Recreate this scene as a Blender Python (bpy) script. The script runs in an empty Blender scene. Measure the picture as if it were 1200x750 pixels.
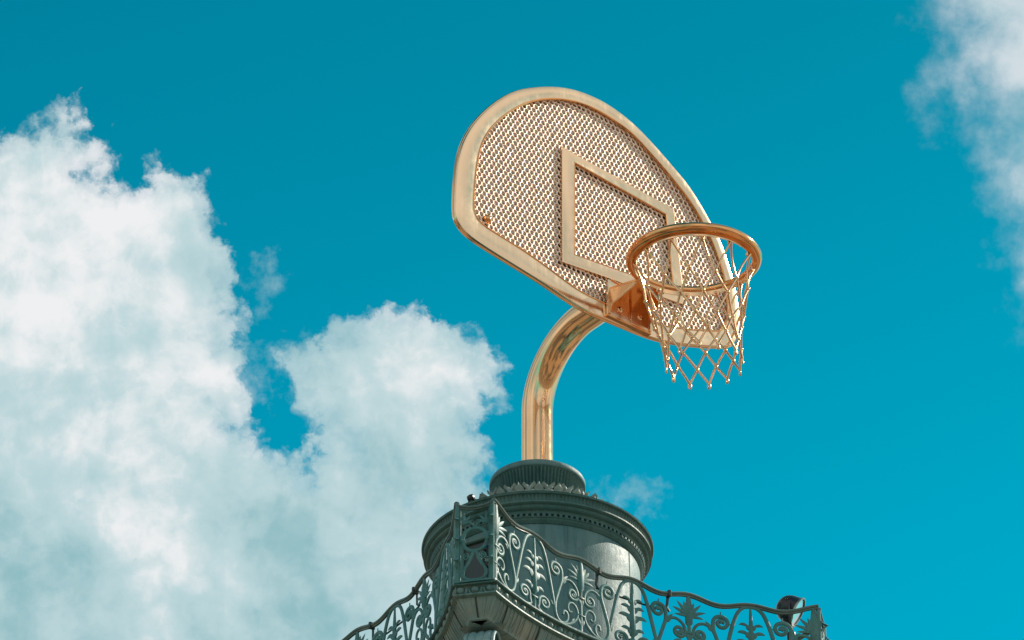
import bpy, math, random
from mathutils import Vector, Matrix
random.seed(7)
PI = math.pi
R = math.radians
scene = bpy.context.scene
COL = scene.collection

# ------------------------------------------------------------------ camera
PITCH = R(33.4)
FPX = 5000.0                       # focal length in pixels of a 1200 wide frame
CAM = Vector((0, 0, 1.6))
F = Vector((0, math.cos(PITCH), math.sin(PITCH)))
U = Vector((0, -math.sin(PITCH), math.cos(PITCH)))
X = Vector((1, 0, 0))
def ray(x, y):
    return F*FPX + X*(x-600) + U*(375-y)
def at_depth(x, y, d):
    return CAM + ray(x, y)/FPX*d
def on_plane(x, y, p, n):
    r = ray(x, y); t = (p-CAM).dot(n)/r.dot(n)
    return CAM + r*t
def z_at(px, py, ypix):
    v = (375-ypix)/FPX
    # (q.U) = v (q.F), q = (px,py,z) - CAM
    q = Vector((px, py, 0)) - CAM; q.z = 0
    w = U - F*v
    return CAM.z - (q.x*w.x + q.y*w.y)/w.z
cd = bpy.data.cameras.new('camera'); co = bpy.data.objects.new('camera', cd); COL.objects.link(co)
cd.sensor_width = 36; cd.lens = 36*FPX/1200; cd.clip_start = .5; cd.clip_end = 20000
co.location = CAM; co.rotation_euler = (PI/2+PITCH, 0, 0)
scene.camera = co

# ------------------------------------------------------------------ mesh helpers
class MB:
    def __init__(s): s.v=[]; s.f=[]; s.uv={}; s.mi={}
    def add(s, vs, fs, uvs=None, mi=0):
        o=len(s.v); s.v += [Vector(p) for p in vs]
        for i, f in enumerate(fs):
            if mi: s.mi[len(s.f)] = mi
            if uvs: s.uv[len(s.f)] = [uvs[k] for k in f]
            s.f.append([k+o for k in f])
    def xf(s, fn):
        s.v=[Vector(fn(p)) for p in s.v]; return s
    def join(s, other):
        o=len(s.v); s.v += other.v
        for i, f in enumerate(other.f):
            if i in other.uv: s.uv[len(s.f)] = other.uv[i]
            s.f.append([k+o for k in f])
    def build(s, name, mat, parent=None, smooth=40, loc=None):
        me = bpy.data.meshes.new(name)
        me.from_pydata([tuple(p) for p in s.v], [], s.f)
        mats = mat if isinstance(mat, (list, tuple)) else [mat]
        for m_ in mats: me.materials.append(m_)
        if s.uv:
            l = me.uv_layers.new(name='UVMap')
            for pi, p in enumerate(me.polygons):
                if pi in s.uv:
                    for k, li in enumerate(p.loop_indices): l.data[li].uv = s.uv[pi][k]
        for pi, m_ in s.mi.items(): me.polygons[pi].material_index = m_
        import bmesh
        bm = bmesh.new(); bm.from_mesh(me)
        bmesh.ops.recalc_face_normals(bm, faces=bm.faces)
        bm.to_mesh(me); bm.free()
        if smooth:
            for p in me.polygons: p.use_smooth = True
            try: me.set_sharp_from_angle(angle=R(smooth))
            except Exception: pass
        o = bpy.data.objects.new(name, me); COL.objects.link(o)
        if parent: o.parent = parent
        if loc is not None: o.location = loc
        return o
def box(mb, c, sx, sy, sz, M=None, bev=0.0):
    """box with chamfered vertical/horizontal edges when bev>0"""
    c=Vector(c)
    if bev <= 0:
        vs=[Vector((x*sx/2,y*sy/2,z*sz/2)) for x in(-1,1) for y in(-1,1) for z in(-1,1)]
        fs=[(0,1,3,2),(4,6,7,5),(0,4,5,1),(2,3,7,6),(0,2,6,4),(1,5,7,3)]
    else:
        import itertools
        vs=[]; idx={}
        for sxn,syn,szn in itertools.product((-1,1),repeat=3):
            for ax in range(3):
                h=[sx/2,sy/2,sz/2]; p=[]
                for k,sg in enumerate((sxn,syn,szn)):
                    p.append(sg*(h[k]-(0 if k==ax else bev)))
                idx[(sxn,syn,szn,ax)]=len(vs); vs.append(Vector(p))
        fs=[]
        for ax in range(3):
            o1,o2=[k for k in range(3) if k!=ax]
            for sg in(-1,1):
                q=[]
                for a,b in((-1,-1),(1,-1),(1,1),(-1,1)):
                    t=[0,0,0]; t[ax]=sg; t[o1]=a; t[o2]=b; q.append(idx[(*t,ax)])
                fs.append(q)
            for a in(-1,1):
                for b in(-1,1):
                    t=[0,0,0]; t[o1]=a; t[o2]=b
                    t0=list(t); t0[ax]=-1; t1=list(t); t1[ax]=1
                    fs.append([idx[(*t0,o1)],idx[(*t1,o1)],idx[(*t1,o2)],idx[(*t0,o2)]])
        for s3 in itertools.product((-1,1),repeat=3):
            fs.append([idx[(*s3,0)],idx[(*s3,1)],idx[(*s3,2)]])
    if M is not None: vs=[M@p for p in vs]
    mb.add([p+c for p in vs], fs)
def tube(mb, pts, rad, seg=8, closed=False, flat=None, ref=None, cap=True):
    """sweep a (flattened) round section. rad: number or list. flat=(a,b) scales along (side, ref)"""
    pts=[Vector(p) for p in pts]; n=len(pts)
    rads=rad if isinstance(rad,(list,tuple)) else [rad]*n
    fa,fb = flat if flat else (1,1)
    T=[]
    for i in range(n):
        if closed: t=pts[(i+1)%n]-pts[i-1]
        else: t=pts[min(i+1,n-1)]-pts[max(i-1,0)]
        T.append(t.normalized() if t.length>1e-9 else Vector((0,0,1)))
    if ref is not None:
        N=[]
        for t in T:
            r=Vector(ref)-t*t.dot(Vector(ref)); N.append(r.normalized())
    else:
        r=Vector((0,0,1)) if abs(T[0].z)<.9 else Vector((1,0,0))
        r=(r-T[0]*T[0].dot(r)).normalized(); N=[r]
        for i in range(1,n):
            r=N[-1]-T[i]*T[i].dot(N[-1]); N.append(r.normalized())
    vs=[]
    for i in range(n):
        B=T[i].cross(N[i])
        for k in range(seg):
            a=2*PI*(k+.5)/seg
            vs.append(pts[i]+B*(math.cos(a)*rads[i]*fa)+N[i]*(math.sin(a)*rads[i]*fb))
    fs=[]
    m=n if closed else n-1
    for i in range(m):
        for k in range(seg):
            a=i*seg+k; b=i*seg+(k+1)%seg; c=((i+1)%n)*seg+(k+1)%seg; d=((i+1)%n)*seg+k
            fs.append((a,b,c,d))
    if cap and not closed:
        fs.append(list(range(seg))[::-1]); fs.append([(n-1)*seg+k for k in range(seg)])
    mb.add(vs,fs)
def lathe(mb, prof, seg=96, M=None, rfun=None, capends=True, uvs=True):
    """prof: [(r,z)]; rfun(angle, i) -> radius offset"""
    vs=[]; fs=[]; uvl=[]; L=0; ll=[]
    for i,(r,z) in enumerate(prof):
        if i: L+=math.hypot(r-prof[i-1][0], z-prof[i-1][1])
        ll.append(L)
    rows=seg+1
    for i,(r,z) in enumerate(prof):
        for k in range(seg):
            a=2*PI*k/seg; rr=r+(rfun(a,i) if rfun else 0)
            vs.append(Vector((rr*math.cos(a), rr*math.sin(a), z)))
    f2=[];uv=[]
    for i in range(len(prof)-1):
        for k in range(seg):
            k2=(k+1)%seg
            f2.append((i*seg+k,i*seg+k2,(i+1)*seg+k2,(i+1)*seg+k))
            r0=max(prof[0][0],.3)
            uv.append([(k/seg*2*PI*r0,ll[i]),((k+1)/seg*2*PI*r0,ll[i]),((k+1)/seg*2*PI*r0,ll[i+1]),(k/seg*2*PI*r0,ll[i+1])])
    if capends:
        if prof[0][0]>1e-6: f2.append(list(range(seg))[::-1]); uv.append([(0,0)]*seg)
        if prof[-1][0]>1e-6: f2.append([(len(prof)-1)*seg+k for k in range(seg)]); uv.append([(0,0)]*seg)
    if M is not None: vs=[M@p for p in vs]
    o=len(mb.v); mb.v+=vs
    for f,u in zip(f2,uv):
        mb.uv[len(mb.f)]=u; mb.f.append([k+o for k in f])
def catmull(p, n=6, closed=False):
    p=[Vector(q) if len(q)==3 else Vector((q[0],q[1],0)) for q in p]; out=[]
    m=len(p)
    rng=range(m) if closed else range(m-1)
    for i in rng:
        if closed: a,b,c,d=p[i-1],p[i],p[(i+1)%m],p[(i+2)%m]
        else: a,b,c,d=p[max(i-1,0)],p[i],p[i+1],p[min(i+2,m-1)]
        for k in range(n):
            t=k/n
            out.append(.5*((2*b)+(c-a)*t+(2*a-5*b+4*c-d)*t*t+(3*b-a-3*c+d)*t**3))
    if not closed: out.append(p[-1].copy())
    return out
def empty(name, loc, label, cat, group=None):
    o=bpy.data.objects.new(name,None); COL.objects.link(o); o.location=loc
    o['label']=label; o['category']=cat
    if group: o['group']=group
    return o
def axes(zdir, xhint=(0,0,1)):
    z=Vector(zdir).normalized(); x=Vector(xhint); x=(x-z*z.dot(x))
    if x.length<1e-4: x=Vector((1,0,0))-z*z.x
    x.normalize(); y=z.cross(x)
    return Matrix(((x.x,y.x,z.x),(x.y,y.y,z.y),(x.z,y.z,z.z))).to_4x4()

# ------------------------------------------------------------------ node helper
class NT:
    def __init__(s, tree): s.t=tree; s.n=tree.nodes; s.l=tree.links
    def _in(s, sock, v):
        if v is None: return
        if isinstance(v,(int,float)): sock.default_value=v
        elif isinstance(v,(tuple,list)):
            v=list(v)
            if len(sock.default_value)==4 and len(v)==3: v=v+[1]
            sock.default_value=v
        else: s.l.new(v, sock)
    def m(s, op, a=None, b=None, c=None, clamp=False):
        q=s.n.new('ShaderNodeMath'); q.operation=op; q.use_clamp=clamp
        s._in(q.inputs[0],a); s._in(q.inputs[1],b); s._in(q.inputs[2],c)
        return q.outputs[0]
    def vm(s, op, a=None, b=None, sc=None):
        q=s.n.new('ShaderNodeVectorMath'); q.operation=op
        s._in(q.inputs[0],a); s._in(q.inputs[1],b)
        if sc is not None: s._in(q.inputs['Scale'],sc)
        return q.outputs['Value'] if op in('DOT_PRODUCT','LENGTH','DISTANCE') else q.outputs[0]
    def noise(s, vec, scale, detail=4, rough=.55, dist=0, lac=2.0, out=0, dim='3D'):
        q=s.n.new('ShaderNodeTexNoise'); q.noise_dimensions=dim
        s._in(q.inputs['Vector'],vec); q.inputs['Scale'].default_value=scale
        q.inputs['Detail'].default_value=detail; q.inputs['Roughness'].default_value=rough
        q.inputs['Distortion'].default_value=dist; q.inputs['Lacunarity'].default_value=lac
        return q.outputs[out]
    def mix(s, f, a, b, typ='MIX'):
        q=s.n.new('ShaderNodeMix'); q.data_type='RGBA'; q.blend_type=typ
        s._in(q.inputs[0],f); s._in(q.inputs[6],a); s._in(q.inputs[7],b)
        return q.outputs[2]
    def ss(s, v, lo, hi, a=0, b=1):
        q=s.n.new('ShaderNodeMapRange'); q.interpolation_type='SMOOTHSTEP'
        s._in(q.inputs[0],v); 
        for k,x in zip((1,2,3,4),(lo,hi,a,b)): q.inputs[k].default_value=x
        return q.outputs[0]
    def xyz(s, x=0, y=0, z=0):
        q=s.n.new('ShaderNodeCombineXYZ'); s._in(q.inputs[0],x); s._in(q.inputs[1],y); s._in(q.inputs[2],z)
        return q.outputs[0]
    def scale(s, vec, v):
        return s.vm('MULTIPLY', vec, v)
def new_mat(name):
    m=bpy.data.materials.new(name); m.use_nodes=True
    nt=NT(m.node_tree); b=m.node_tree.nodes['Principled BSDF']
    return m, nt, b

def metal(name, col, rough=.14, bump=.02, scale=7, var=.12, stretch=(1,1,1)):
    m,nt,b=new_mat(name)
    tc=nt.n.new('ShaderNodeTexCoord').outputs['Object']
    v=nt.scale(tc,stretch)
    n1=nt.noise(v,scale,5,.6); n2=nt.noise(v,scale*7,4,.6)
    c=nt.mix(nt.ss(n1,.35,.7),tuple(x*(1-var) for x in col),col)
    st=nt.noise(nt.scale(tc,(14,14,1.3)),1.0,5,.65)
    c=nt.mix(nt.ss(st,.60,.80,0,.16),c,tuple(x*y for x,y in zip(col,(.62,.50,.42))))
    nt._in(b.inputs['Base Color'],c)
    b.inputs['Metallic'].default_value=1
    r=nt.m('MULTIPLY_ADD',n2,.16,rough-.06)
    r=nt.m('ADD',nt.m('ADD',r,nt.ss(n1,.45,.75,0,.08)),nt.ss(st,.5,.72,0,.07))
    nt._in(b.inputs['Roughness'],r)
    bp=nt.n.new('ShaderNodeBump'); bp.inputs['Strength'].default_value=bump; bp.inputs['Distance'].default_value=.05
    nt._in(bp.inputs['Height'],nt.noise(v,scale*.6,3,.5)); nt.l.new(bp.outputs[0],b.inputs['Normal'])
    return m
GOLD = metal('polished_rose_gold',(.99,.63,.36),.09,.05,2)
GOLD_FRAME = metal('satin_rose_gold',(.99,.71,.47),.15,.015,1.4,.05)
GOLD_DEEP = metal('deep_rose_gold',(.98,.47,.20),.09,.06,4)
GOLD_MESH = metal('rose_gold_mesh',(1.0,.79,.65),.38,.05,9)
GOLD_BACK = metal('dull_rose_gold_backing',(.86,.70,.59),.36,.3,14,.25)
GOLD_NET = metal('rose_gold_wire',(.98,.60,.34),.2,.05,20)

def patina(name, base, dark, pale, streak=(9,9,1.2), rough=.6, uv=False, stain=.5, bump=.3, bscale=40, rust=0.0, spec=.4):
    m,nt,b=new_mat(name)
    t=nt.n.new('ShaderNodeTexCoord')
    v=t.outputs['Object']
    sv=nt.scale(t.outputs['UV'],(streak[0],streak[2],1)) if uv else nt.scale(v,streak)
    n1=nt.noise(sv,1.6,6,.62); n2=nt.noise(v,2.1,5,.6); n3=nt.noise(v,18,5,.65)
    c=nt.mix(nt.ss(n2,.35,.68),base,pale)
    c=nt.mix(nt.m('MULTIPLY',nt.ss(n1,.48,.72),stain),c,dark)
    c=nt.mix(nt.ss(n3,.56,.8,0,.5),c,dark)
    if rust:
        n4=nt.noise(sv,.9,5,.7)
        c=nt.mix(nt.m('MULTIPLY',nt.ss(n4,.55,.7),rust),c,(.09,.055,.035))
    nt._in(b.inputs['Base Color'],c)
    b.inputs['Specular IOR Level'].default_value=spec
    nt._in(b.inputs['Roughness'],nt.m('MULTIPLY_ADD',n3,.35,rough-.17))
    bp=nt.n.new('ShaderNodeBump'); bp.inputs['Strength'].default_value=bump; bp.inputs['Distance'].default_value=.01
    nt._in(bp.inputs['Height'],nt.m('ADD',nt.noise(v,bscale,4,.6),nt.m('MULTIPLY',n1,1.5)))
    nt.l.new(bp.outputs[0],b.inputs['Normal'])
    return m
DRUM_M  = patina('weathered_grey_bronze',(.075,.19,.21),(.035,.105,.12),(.14,.26,.27),(7,7,.8),.55,bump=.25)
CORN_M  = patina('green_bronze_moulding',(.052,.15,.15),(.022,.065,.066),(.095,.19,.18),(8,8,2),.55)
IRON_M  = patina('verdigris_iron',(.042,.18,.188),(.022,.07,.073),(.08,.23,.23),(10,10,4),.5,bump=.2,spec=.4,rust=.45)
STONE_M = patina('verdigris_abacus',(.20,.33,.34),(.06,.12,.125),(.32,.37,.33),(22,1,.5),.6,uv=True,stain=.9,bump=.12,rust=.85)
EGG_M   = patina('verdigris_egg_moulding',(.11,.23,.23),(.025,.05,.052),(.19,.28,.265),(9,9,5),.5,stain=.7)
VOL_M   = patina('blue_green_volute',(.18,.33,.36),(.07,.13,.15),(.26,.40,.42),(10,10,2),.45)
LEAF_M  = patina('pale_bronze_leaf',(.18,.26,.25),(.07,.12,.12),(.30,.36,.33),(9,9,5),.5,stain=.5)
RAILTOP_M = patina('handrail_bronze',(.06,.12,.115),(.027,.055,.053),(.11,.17,.15),(6,6,6),.42,bump=.15,spec=.6)
def plain(name, col, rough=.5, metallic=0, bump=.1, sc=30):
    m,nt,b=new_mat(name)
    tc=nt.n.new('ShaderNodeTexCoord').outputs['Object']
    n=nt.noise(tc,sc,4,.6)
    nt._in(b.inputs['Base Color'],nt.mix(n,tuple(x*.75 for x in col),tuple(min(1,x*1.2) for x in col)))
    b.inputs['Metallic'].default_value=metallic
    nt._in(b.inputs['Roughness'],nt.m('MULTIPLY_ADD',n,.2,rough-.1))
    bp=nt.n.new('ShaderNodeBump'); bp.inputs['Strength'].default_value=bump; bp.inputs['Distance'].default_value=.004
    nt._in(bp.inputs['Height'],n); nt.l.new(bp.outputs[0],b.inputs['Normal'])
    return m
BLACK_M = plain('black_lamp_housing',(.018,.02,.03),.28)
GREY_M  = plain('grey_steel',(.35,.35,.34),.35,1)
GLASS_M = plain('lamp_glass',(.75,.78,.78),.08,.9,.02)
DARKIRON_M = plain('dark_iron',(.03,.05,.052),.5)

# ------------------------------------------------------------------ layout
c0 = at_depth(630, 645, 50)                 # centre of the cornice's top ring
AX, AY, ZC = c0.x, c0.y, c0.z
ALPHA = R(32.7)
S1 = Vector((math.cos(ALPHA), math.sin(ALPHA), 0)); N0 = Vector((math.sin(ALPHA), -math.cos(ALPHA), 0))
HS, HA, SAG = 2.52, 2.17, .54
RC = (HA*HA+SAG*SAG)/(2*SAG)
corner = Vector((AX,AY,0)) + N0*HS - S1*HA
ZF = z_at(corner.x, corner.y, 587) - .985    # balcony floor
T0 = Vector((AX, AY, 0))

def rotz(p, k):
    for _ in range(k%4): p = Vector((-p.y, p.x, p.z))
    return p
def side_pt(t, k=0, o=0.0, z=0.0):
    """point of side k of the balcony plan (local), t metres from its middle, o metres outwards"""
    th = math.asin(max(-1,min(1,t/RC)))
    c = N0*(HS-SAG+RC)                       # centre of the concave arc lies outside
    d = -N0*math.cos(th)+S1*math.sin(th)     # from centre to the arc
    p = c + d*(RC-o)
    return rotz(Vector((p.x,p.y,z)), k)
NSEG = 26
def outline():
    """closed plan polyline with arc length"""
    pts=[]
    for k in range(4):
        for i in range(NSEG+1):
            pts.append(side_pt(-HA+2*HA*i/NSEG, k))
    return pts
OUT = outline()
def offset_ring(inn):
    n=len(OUT); res=[]
    for i in range(n):
        a,b,c=OUT[i-1],OUT[i],OUT[(i+1)%n]
        d1=(b-a).normalized(); d2=(c-b).normalized()
        n1=Vector((-d1.y,d1.x,0)); n2=Vector((-d2.y,d2.x,0))
        m=(n1+n2).normalized()
        res.append(b+m*(inn/max(.35,m.dot(n1))))
    return res
def sweep_plan(mb, prof):
    """prof: [(inward, z)] swept round the balcony plan"""
    n=len(OUT); L=[0]
    for i in range(n): L.append(L[-1]+(OUT[(i+1)%n]-OUT[i]).length)
    o=len(mb.v); pl=0; pls=[]
    for j,(i_,z) in enumerate(prof):
        if j: pl+=math.hypot(i_-prof[j-1][0], z-prof[j-1][1])
        pls.append(pl)
        mb.v += [Vector((p.x,p.y,z)) for p in offset_ring(i_)]
    for j in range(len(prof)-1):
        for i in range(n):
            i2=(i+1)%n
            mb.uv[len(mb.f)]=[(L[i],pls[j]),(L[i],pls[j+1]),(L[i+1],pls[j+1]),(L[i+1],pls[j])]
            mb.f.append([o+j*n+i,o+(j+1)*n+i,o+(j+1)*n+i2,o+j*n+i2])

# ------------------------------------------------------------------ the column
tower = empty('monument_column',(AX,AY,0),'tall weathered green bronze column with square balcony ledge and round drum on top','column')
zc = ZC
def P(*a): return list(a)
# crown (fluted cap) that carries the pole
ZCAP = z_at(AX, AY, 566)
mb=MB()
prof=[(.0,0),(.30,0.0),(.53,-.002),(.562,-.012),(.57,-.03),(.57,-.075),(.562,-.085),(.545,-.09)]
lathe(mb,[(r,ZCAP+z) for r,z in prof],128,capends=False)
mb.build('crown_rim',DRUM_M,tower)
mb=MB()
NF=76
pr=[(.552,-.086),(.545,-.12),(.535,-.17),(.525,-.22),(.512,-.27),(.50,-.31),(.49,-.34)]
def flute(a,i):
    w=[.2,1,1,1,1,1,.2][i]
    return -.034*w*(1-abs(math.cos(a*NF/2)))**.6
lathe(mb,[(r,ZCAP+z) for r,z in pr],NF*8,rfun=flute,capends=False)
mb.build('fluted_crown',CORN_M,tower,60)
# sloped roof between crown and cornice
mb=MB()
pr=[(.43,ZCAP-.33),(.47,ZCAP-.38),(.60,ZCAP-.50),(.85,ZC+.16),(1.15,ZC+.06),(1.34,ZC+.005),(1.36,ZC)]
lathe(mb,pr,128,capends=False)
mb.build('roof_skirt',CORN_M,tower)
# leaf band round the crown's foot
def leaf_mesh(mb, base, up, out, L, W, curl=.5, lobes=3, thick=.012, rows=12):
    """acanthus-like leaf rising from base along up, tip curling outwards"""
    base=Vector(base); up=Vector(up).normalized(); out=Vector(out).normalized()
    side=up.cross(out).normalized()
    cols=[-1,-.55,0,.55,1]
    vs=[];p=base.copy(); ang=0
    for i in range(rows+1):
        t=i/rows
        env=math.sin(PI*min(1,(t*.93+.12)))**.7*(1-.25*t)
        lob=1+.24*math.cos(t*lobes*2*PI+PI)
        w=W*env*lob*.5
        if i==rows: w=W*.03
        d=up*math.cos(ang)+out*math.sin(ang); nn=out*math.cos(ang)-up*math.sin(ang)
        for c in cols:
            bul=(1-abs(c)**1.3)*W*.16-abs(c)*(W*.06*math.cos(t*lobes*2*PI))
            vs.append(p+side*(c*w)+nn*bul)
        p=p+d*(L/rows); ang+=curl*(.3+1.6*t*t)/rows*2
    nb=len(vs)
    vs+= [v-out*thick for v in vs[:nb]]
    fs=[];C=len(cols)
    for i in range(rows):
        for j in range(C-1):
            a=i*C+j
            fs.append((a,a+1,a+C+1,a+C)); fs.append((nb+a,nb+a+C,nb+a+C+1,nb+a+1))
        for j in (0,C-1):
            a=i*C+j; fs.append((a,a+C,nb+a+C,nb+a))
    for j in range(C-1):
        a=j; fs.append((a,nb+a,nb+a+1,a+1)); a=rows*C+j; fs.append((a,a+1,nb+a+1,nb+a))
    mb.add(vs,fs)
mb=MB()
NL=25
for k in range(NL):
    a=2*PI*(k+.3)/NL; o=Vector((math.cos(a),math.sin(a),0)); sd_=Vector((-o.y,o.x,0))
    for sg in(-1,1):
        o3=(o+sd_*sg*.03).normalized()
        leaf_mesh(mb,o3*.90+Vector((0,0,ZC+.17)),(-o*.22+sd_*sg*.85+Vector((0,0,.58))),o*.85+Vector((0,0,.55)),.34,.12,.35,3,.03)
    a2=a+PI/NL; o=Vector((math.cos(a2),math.sin(a2),0))
    leaf_mesh(mb,o*.95+Vector((0,0,ZC+.15)),(-o*.35+Vector((0,0,.6))),o*.8+Vector((0,0,.5)),.24,.15,1.4,2,.03)
mb.build('leaf_band',LEAF_M,tower,50)
# cornice
mb=MB()
pr=[(1.335,.004),(1.355,.0),(1.362,-.012),(1.355,-.026),(1.335,-.03)]
lathe(mb,[(r,ZC+z) for r,z in pr],192,capends=False)
pr=[(1.315,-.108),(1.335,-.112),(1.338,-.13),(1.325,-.142),(1.30,-.148),(1.295,-.165),(1.305,-.18),(1.29,-.198),(1.262,-.204),(1.256,-.215),(1.25,-.24)]
lathe(mb,[(r,ZC+z) for r,z in pr],192,capends=False)
pr=[(1.252,-.278),(1.25,-.285),(1.238,-.292),(1.232,-.31),(1.212,-.325),(1.20,-.34),(1.18,-.34)]
lathe(mb,[(r,ZC+z) for r,z in pr],192,capends=False)
mb.build('cornice',CORN_M,tower)
mb=MB(); NR=190
def reed(a,i): return -.016*abs(math.sin(a*NR/2))**2.0*[.3,1,1,.3][i]
lathe(mb,[(1.337,ZC-.028),(1.332,ZC-.04),(1.322,ZC-.098),(1.318,ZC-.11)],NR*6,rfun=reed,capends=False)
mb.build('reeded_band',CORN_M,tower,70)
mb=MB(); ND=120
lathe(mb,[(1.225,ZC-.23),(1.222,ZC-.285)],192,capends=False)
for k in range(ND):
    a=2*PI*k/ND; M=Matrix.Rotation(a,4,'Z')
    box(mb,Vector((math.cos(a)*1.238,math.sin(a)*1.238,ZC-.258)),.036,.036,.044,M,.006)
mb.build('dentil_band',CORN_M,tower,30)
# drum
mb=MB()
pr=[(1.185,ZC-.33),(1.195,ZC-.36),(1.20,ZC-.6),(1.205,ZC-1.2),(1.215,ZC-1.8),(1.225,ZF+.2),(1.27,ZF+.15),(1.28,ZF)]
lathe(mb,pr,160,capends=False)
drum=mb.build('drum',DRUM_M,tower)
# vertical plate seams on the drum
mb=MB()
for k in range(8):
    a=2*PI*(k+.37)/8
    o=Vector((math.cos(a),math.sin(a),0))
    tube(mb,[o*1.197+Vector((0,0,ZC-.36)),o*1.207+Vector((0,0,ZC-1.2)),o*1.217+Vector((0,0,ZC-1.9))],.006,6,flat=(1.4,1),ref=o)
mb.build('plate_seam',DRUM_M,drum)
# doorway facing the front chamfer
da=math.atan2(-1.0,-.62)
do=Vector((math.cos(da),math.sin(da),0)); ds=Vector((-do.y,do.x,0))
Md=Matrix(((ds.x,do.x,0),(ds.y,do.y,0),(0,0,1))).to_4x4()
mb=MB(); hgt=ZC-ZF-.60
box(mb,do*1.16+Vector((0,0,ZF+.1+hgt/2)),.46,.14,hgt,Md,.01)
door=mb.build('door',DARKIRON_M,tower,30)
mb=MB()
for s in(-1,1): box(mb,do*1.18+ds*(s*.26)+Vector((0,0,ZF+.1+hgt/2)),.06,.16,hgt+.06,Md,.012)
box(mb,do*1.18+Vector((0,0,ZF+.1+hgt+.05)),.64,.18,.08,Md,.012)
mb.build('door_frame',CORN_M,door,30)
mb=MB()
tube(mb,[do*1.25+ds*.15+Vector((0,0,ZF+.9)),do*1.29+ds*.15+Vector((0,0,ZF+.92)),do*1.29+ds*.15+Vector((0,0,ZF+1.05)),do*1.25+ds*.15+Vector((0,0,ZF+1.07))],.01,8)
mb.build('handle',GREY_M,door)
# balcony ledge (abacus with concave sides and cut corners)
mb=MB()
sweep_plan(mb,[(.5,ZF),(.04,ZF),(.0,ZF-.006),(-.012,ZF-.02),(-.006,ZF-.034),(.02,ZF-.04)])
fr=offset_ring(.5); o_=len(mb.v); mb.v+=[Vector((p.x,p.y,ZF)) for p in fr]+[Vector((0,0,ZF))]
for i in range(len(fr)): mb.f.append([o_+i,o_+(i+1)%len(fr),o_+len(fr)])
mb.build('ledge',CORN_M,tower,40)
mb=MB()
sweep_plan(mb,[(.03,ZF-.034),(.055,ZF-.06),(.06,ZF-.165),(.03,ZF-.172)])
# eggs
def ring_walk(step, kside, inn):
    """positions along side kside at even steps"""
    n=max(2,round(2*HA/step)); out=[]
    for i in range(n):
        t=-HA+(i+.5)*2*HA/n
        th=math.asin(t/RC)
        c=side_pt(t,kside,-inn); nrm=rotz((N0*math.cos(th)-S1*math.sin(th)),kside)
        out.append((c,nrm))
    return out
def cham_walk(n,k,inn):
    a=side_pt(HA,k); b=side_pt(-HA,k+1); d=(b-a); nrm=Vector((d.y,-d.x,0)).normalized()
    return [(a+d*((i+.5)/n)-nrm*inn,nrm) for i in range(n)]
def egg(mb,c,nrm,w,h):
    tng=Vector((-nrm.y,nrm.x,0)); zz=Vector((0,0,1))
    vs=[];fs=[];A,B=10,5
    for i in range(B+1):
        ph=i/B*PI/2
        for k in range(A):
            a=2*PI*k/A
            x=math.cos(a)*math.cos(ph)*w*.33; z=math.sin(a)*math.cos(ph)*h*.47
            if z<0: x*=(1-.25*(-z/(h*.44)))
            vs.append(c+tng*x+zz*z+nrm*(math.sin(ph)*w*.30))
    for i in range(B):
        for k in range(A): fs.append((i*A+k,i*A+(k+1)%A,(i+1)*A+(k+1)%A,(i+1)*A+k))
    mb.add(vs,fs)
    # shell round the egg
    pts=[]
    for j in range(11):
        a=PI-.15-(-(PI*1.0+.3))*j/10
        a=PI+ .35 - (0) + (PI-.7)*j/10 if False else PI*(.93)+ (PI*1.14)*j/10
        pts.append(c+tng*(math.cos(a)*w*.44)+zz*(math.sin(a)*h*.56+h*.06)+nrm*.012)
    tube(mb,pts,w*.085,5,ref=nrm)
    # dart
    p=c+tng*(w*.5)
    tube(mb,[p+zz*(h*.45)+nrm*.012,p+zz*0+nrm*.018,p-zz*(h*.5)+nrm*.004],[.006,.012,.002],5,ref=nrm)
for k in range(4):
    for c,nr in ring_walk(.152,k,.055): egg(mb,c+Vector((0,0,ZF-.098)),nr,.15,.15)
    for c,nr in cham_walk(3,k,.055): egg(mb,c+Vector((0,0,ZF-.098)),nr,.15,.15)
mb.build('egg_moulding',EGG_M,tower,50)
mb=MB()
sweep_plan(mb,[(.04,ZF-.166),(.012,ZF-.170),(.008,ZF-.196),(.014,ZF-.202),(.07,ZF-.206)])
mb.build('ledge_fillet',EGG_M,tower,40)
mb=MB()
sweep_plan(mb,[(.066,ZF-.203),(.07,ZF-.225),(.095,ZF-.28),(.13,ZF-.345),(.165,ZF-.40),(.20,ZF-.45),(.203,ZF-.475),(.23,ZF-.48),(.6,ZF-.46)])
# upright masonry joints and drip grooves, cut as dark raised beads on the cavetto
mb.build('ledge_cavetto',STONE_M,tower,50)
mb=MB()
def cav(c,nr,wid,mb=mb,t=0,k=0):
    pts=[]
    for i_,z in [(.067,-.208),(.071,-.225),(.095,-.28),(.13,-.345),(.165,-.40),(.199,-.449)]:
        sh=rotz(S1,k)*(-t*i_*.42/HA)
        pts.append(c+sh-nr*(i_-.001)+Vector((0,0,ZF+z)))
    tube(mb,pts,wid,5,ref=nr)
for k in range(4):
    W_=ring_walk(.52,k,0)
    for i,(c,nr) in enumerate(W_): cav(c,nr,.008,mb,-HA+(i+.5)*2*HA/len(W_),k)
    for c,nr in cham_walk(1,k,0): cav(c,nr,.010)
mb.build('ledge_joint',DARKIRON_M,tower,50)
mb=MB()
for k in range(4):
    W_=ring_walk(.062,k,0)
    for i,(c,nr) in enumerate(W_):
        if random.random()<.75: cav(c,nr,.004+random.random()*.004,mb,-HA+(i+.5)*2*HA/len(W_),k)
mb.build('ledge_ribbing',STONE_M,tower,50)
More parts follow.
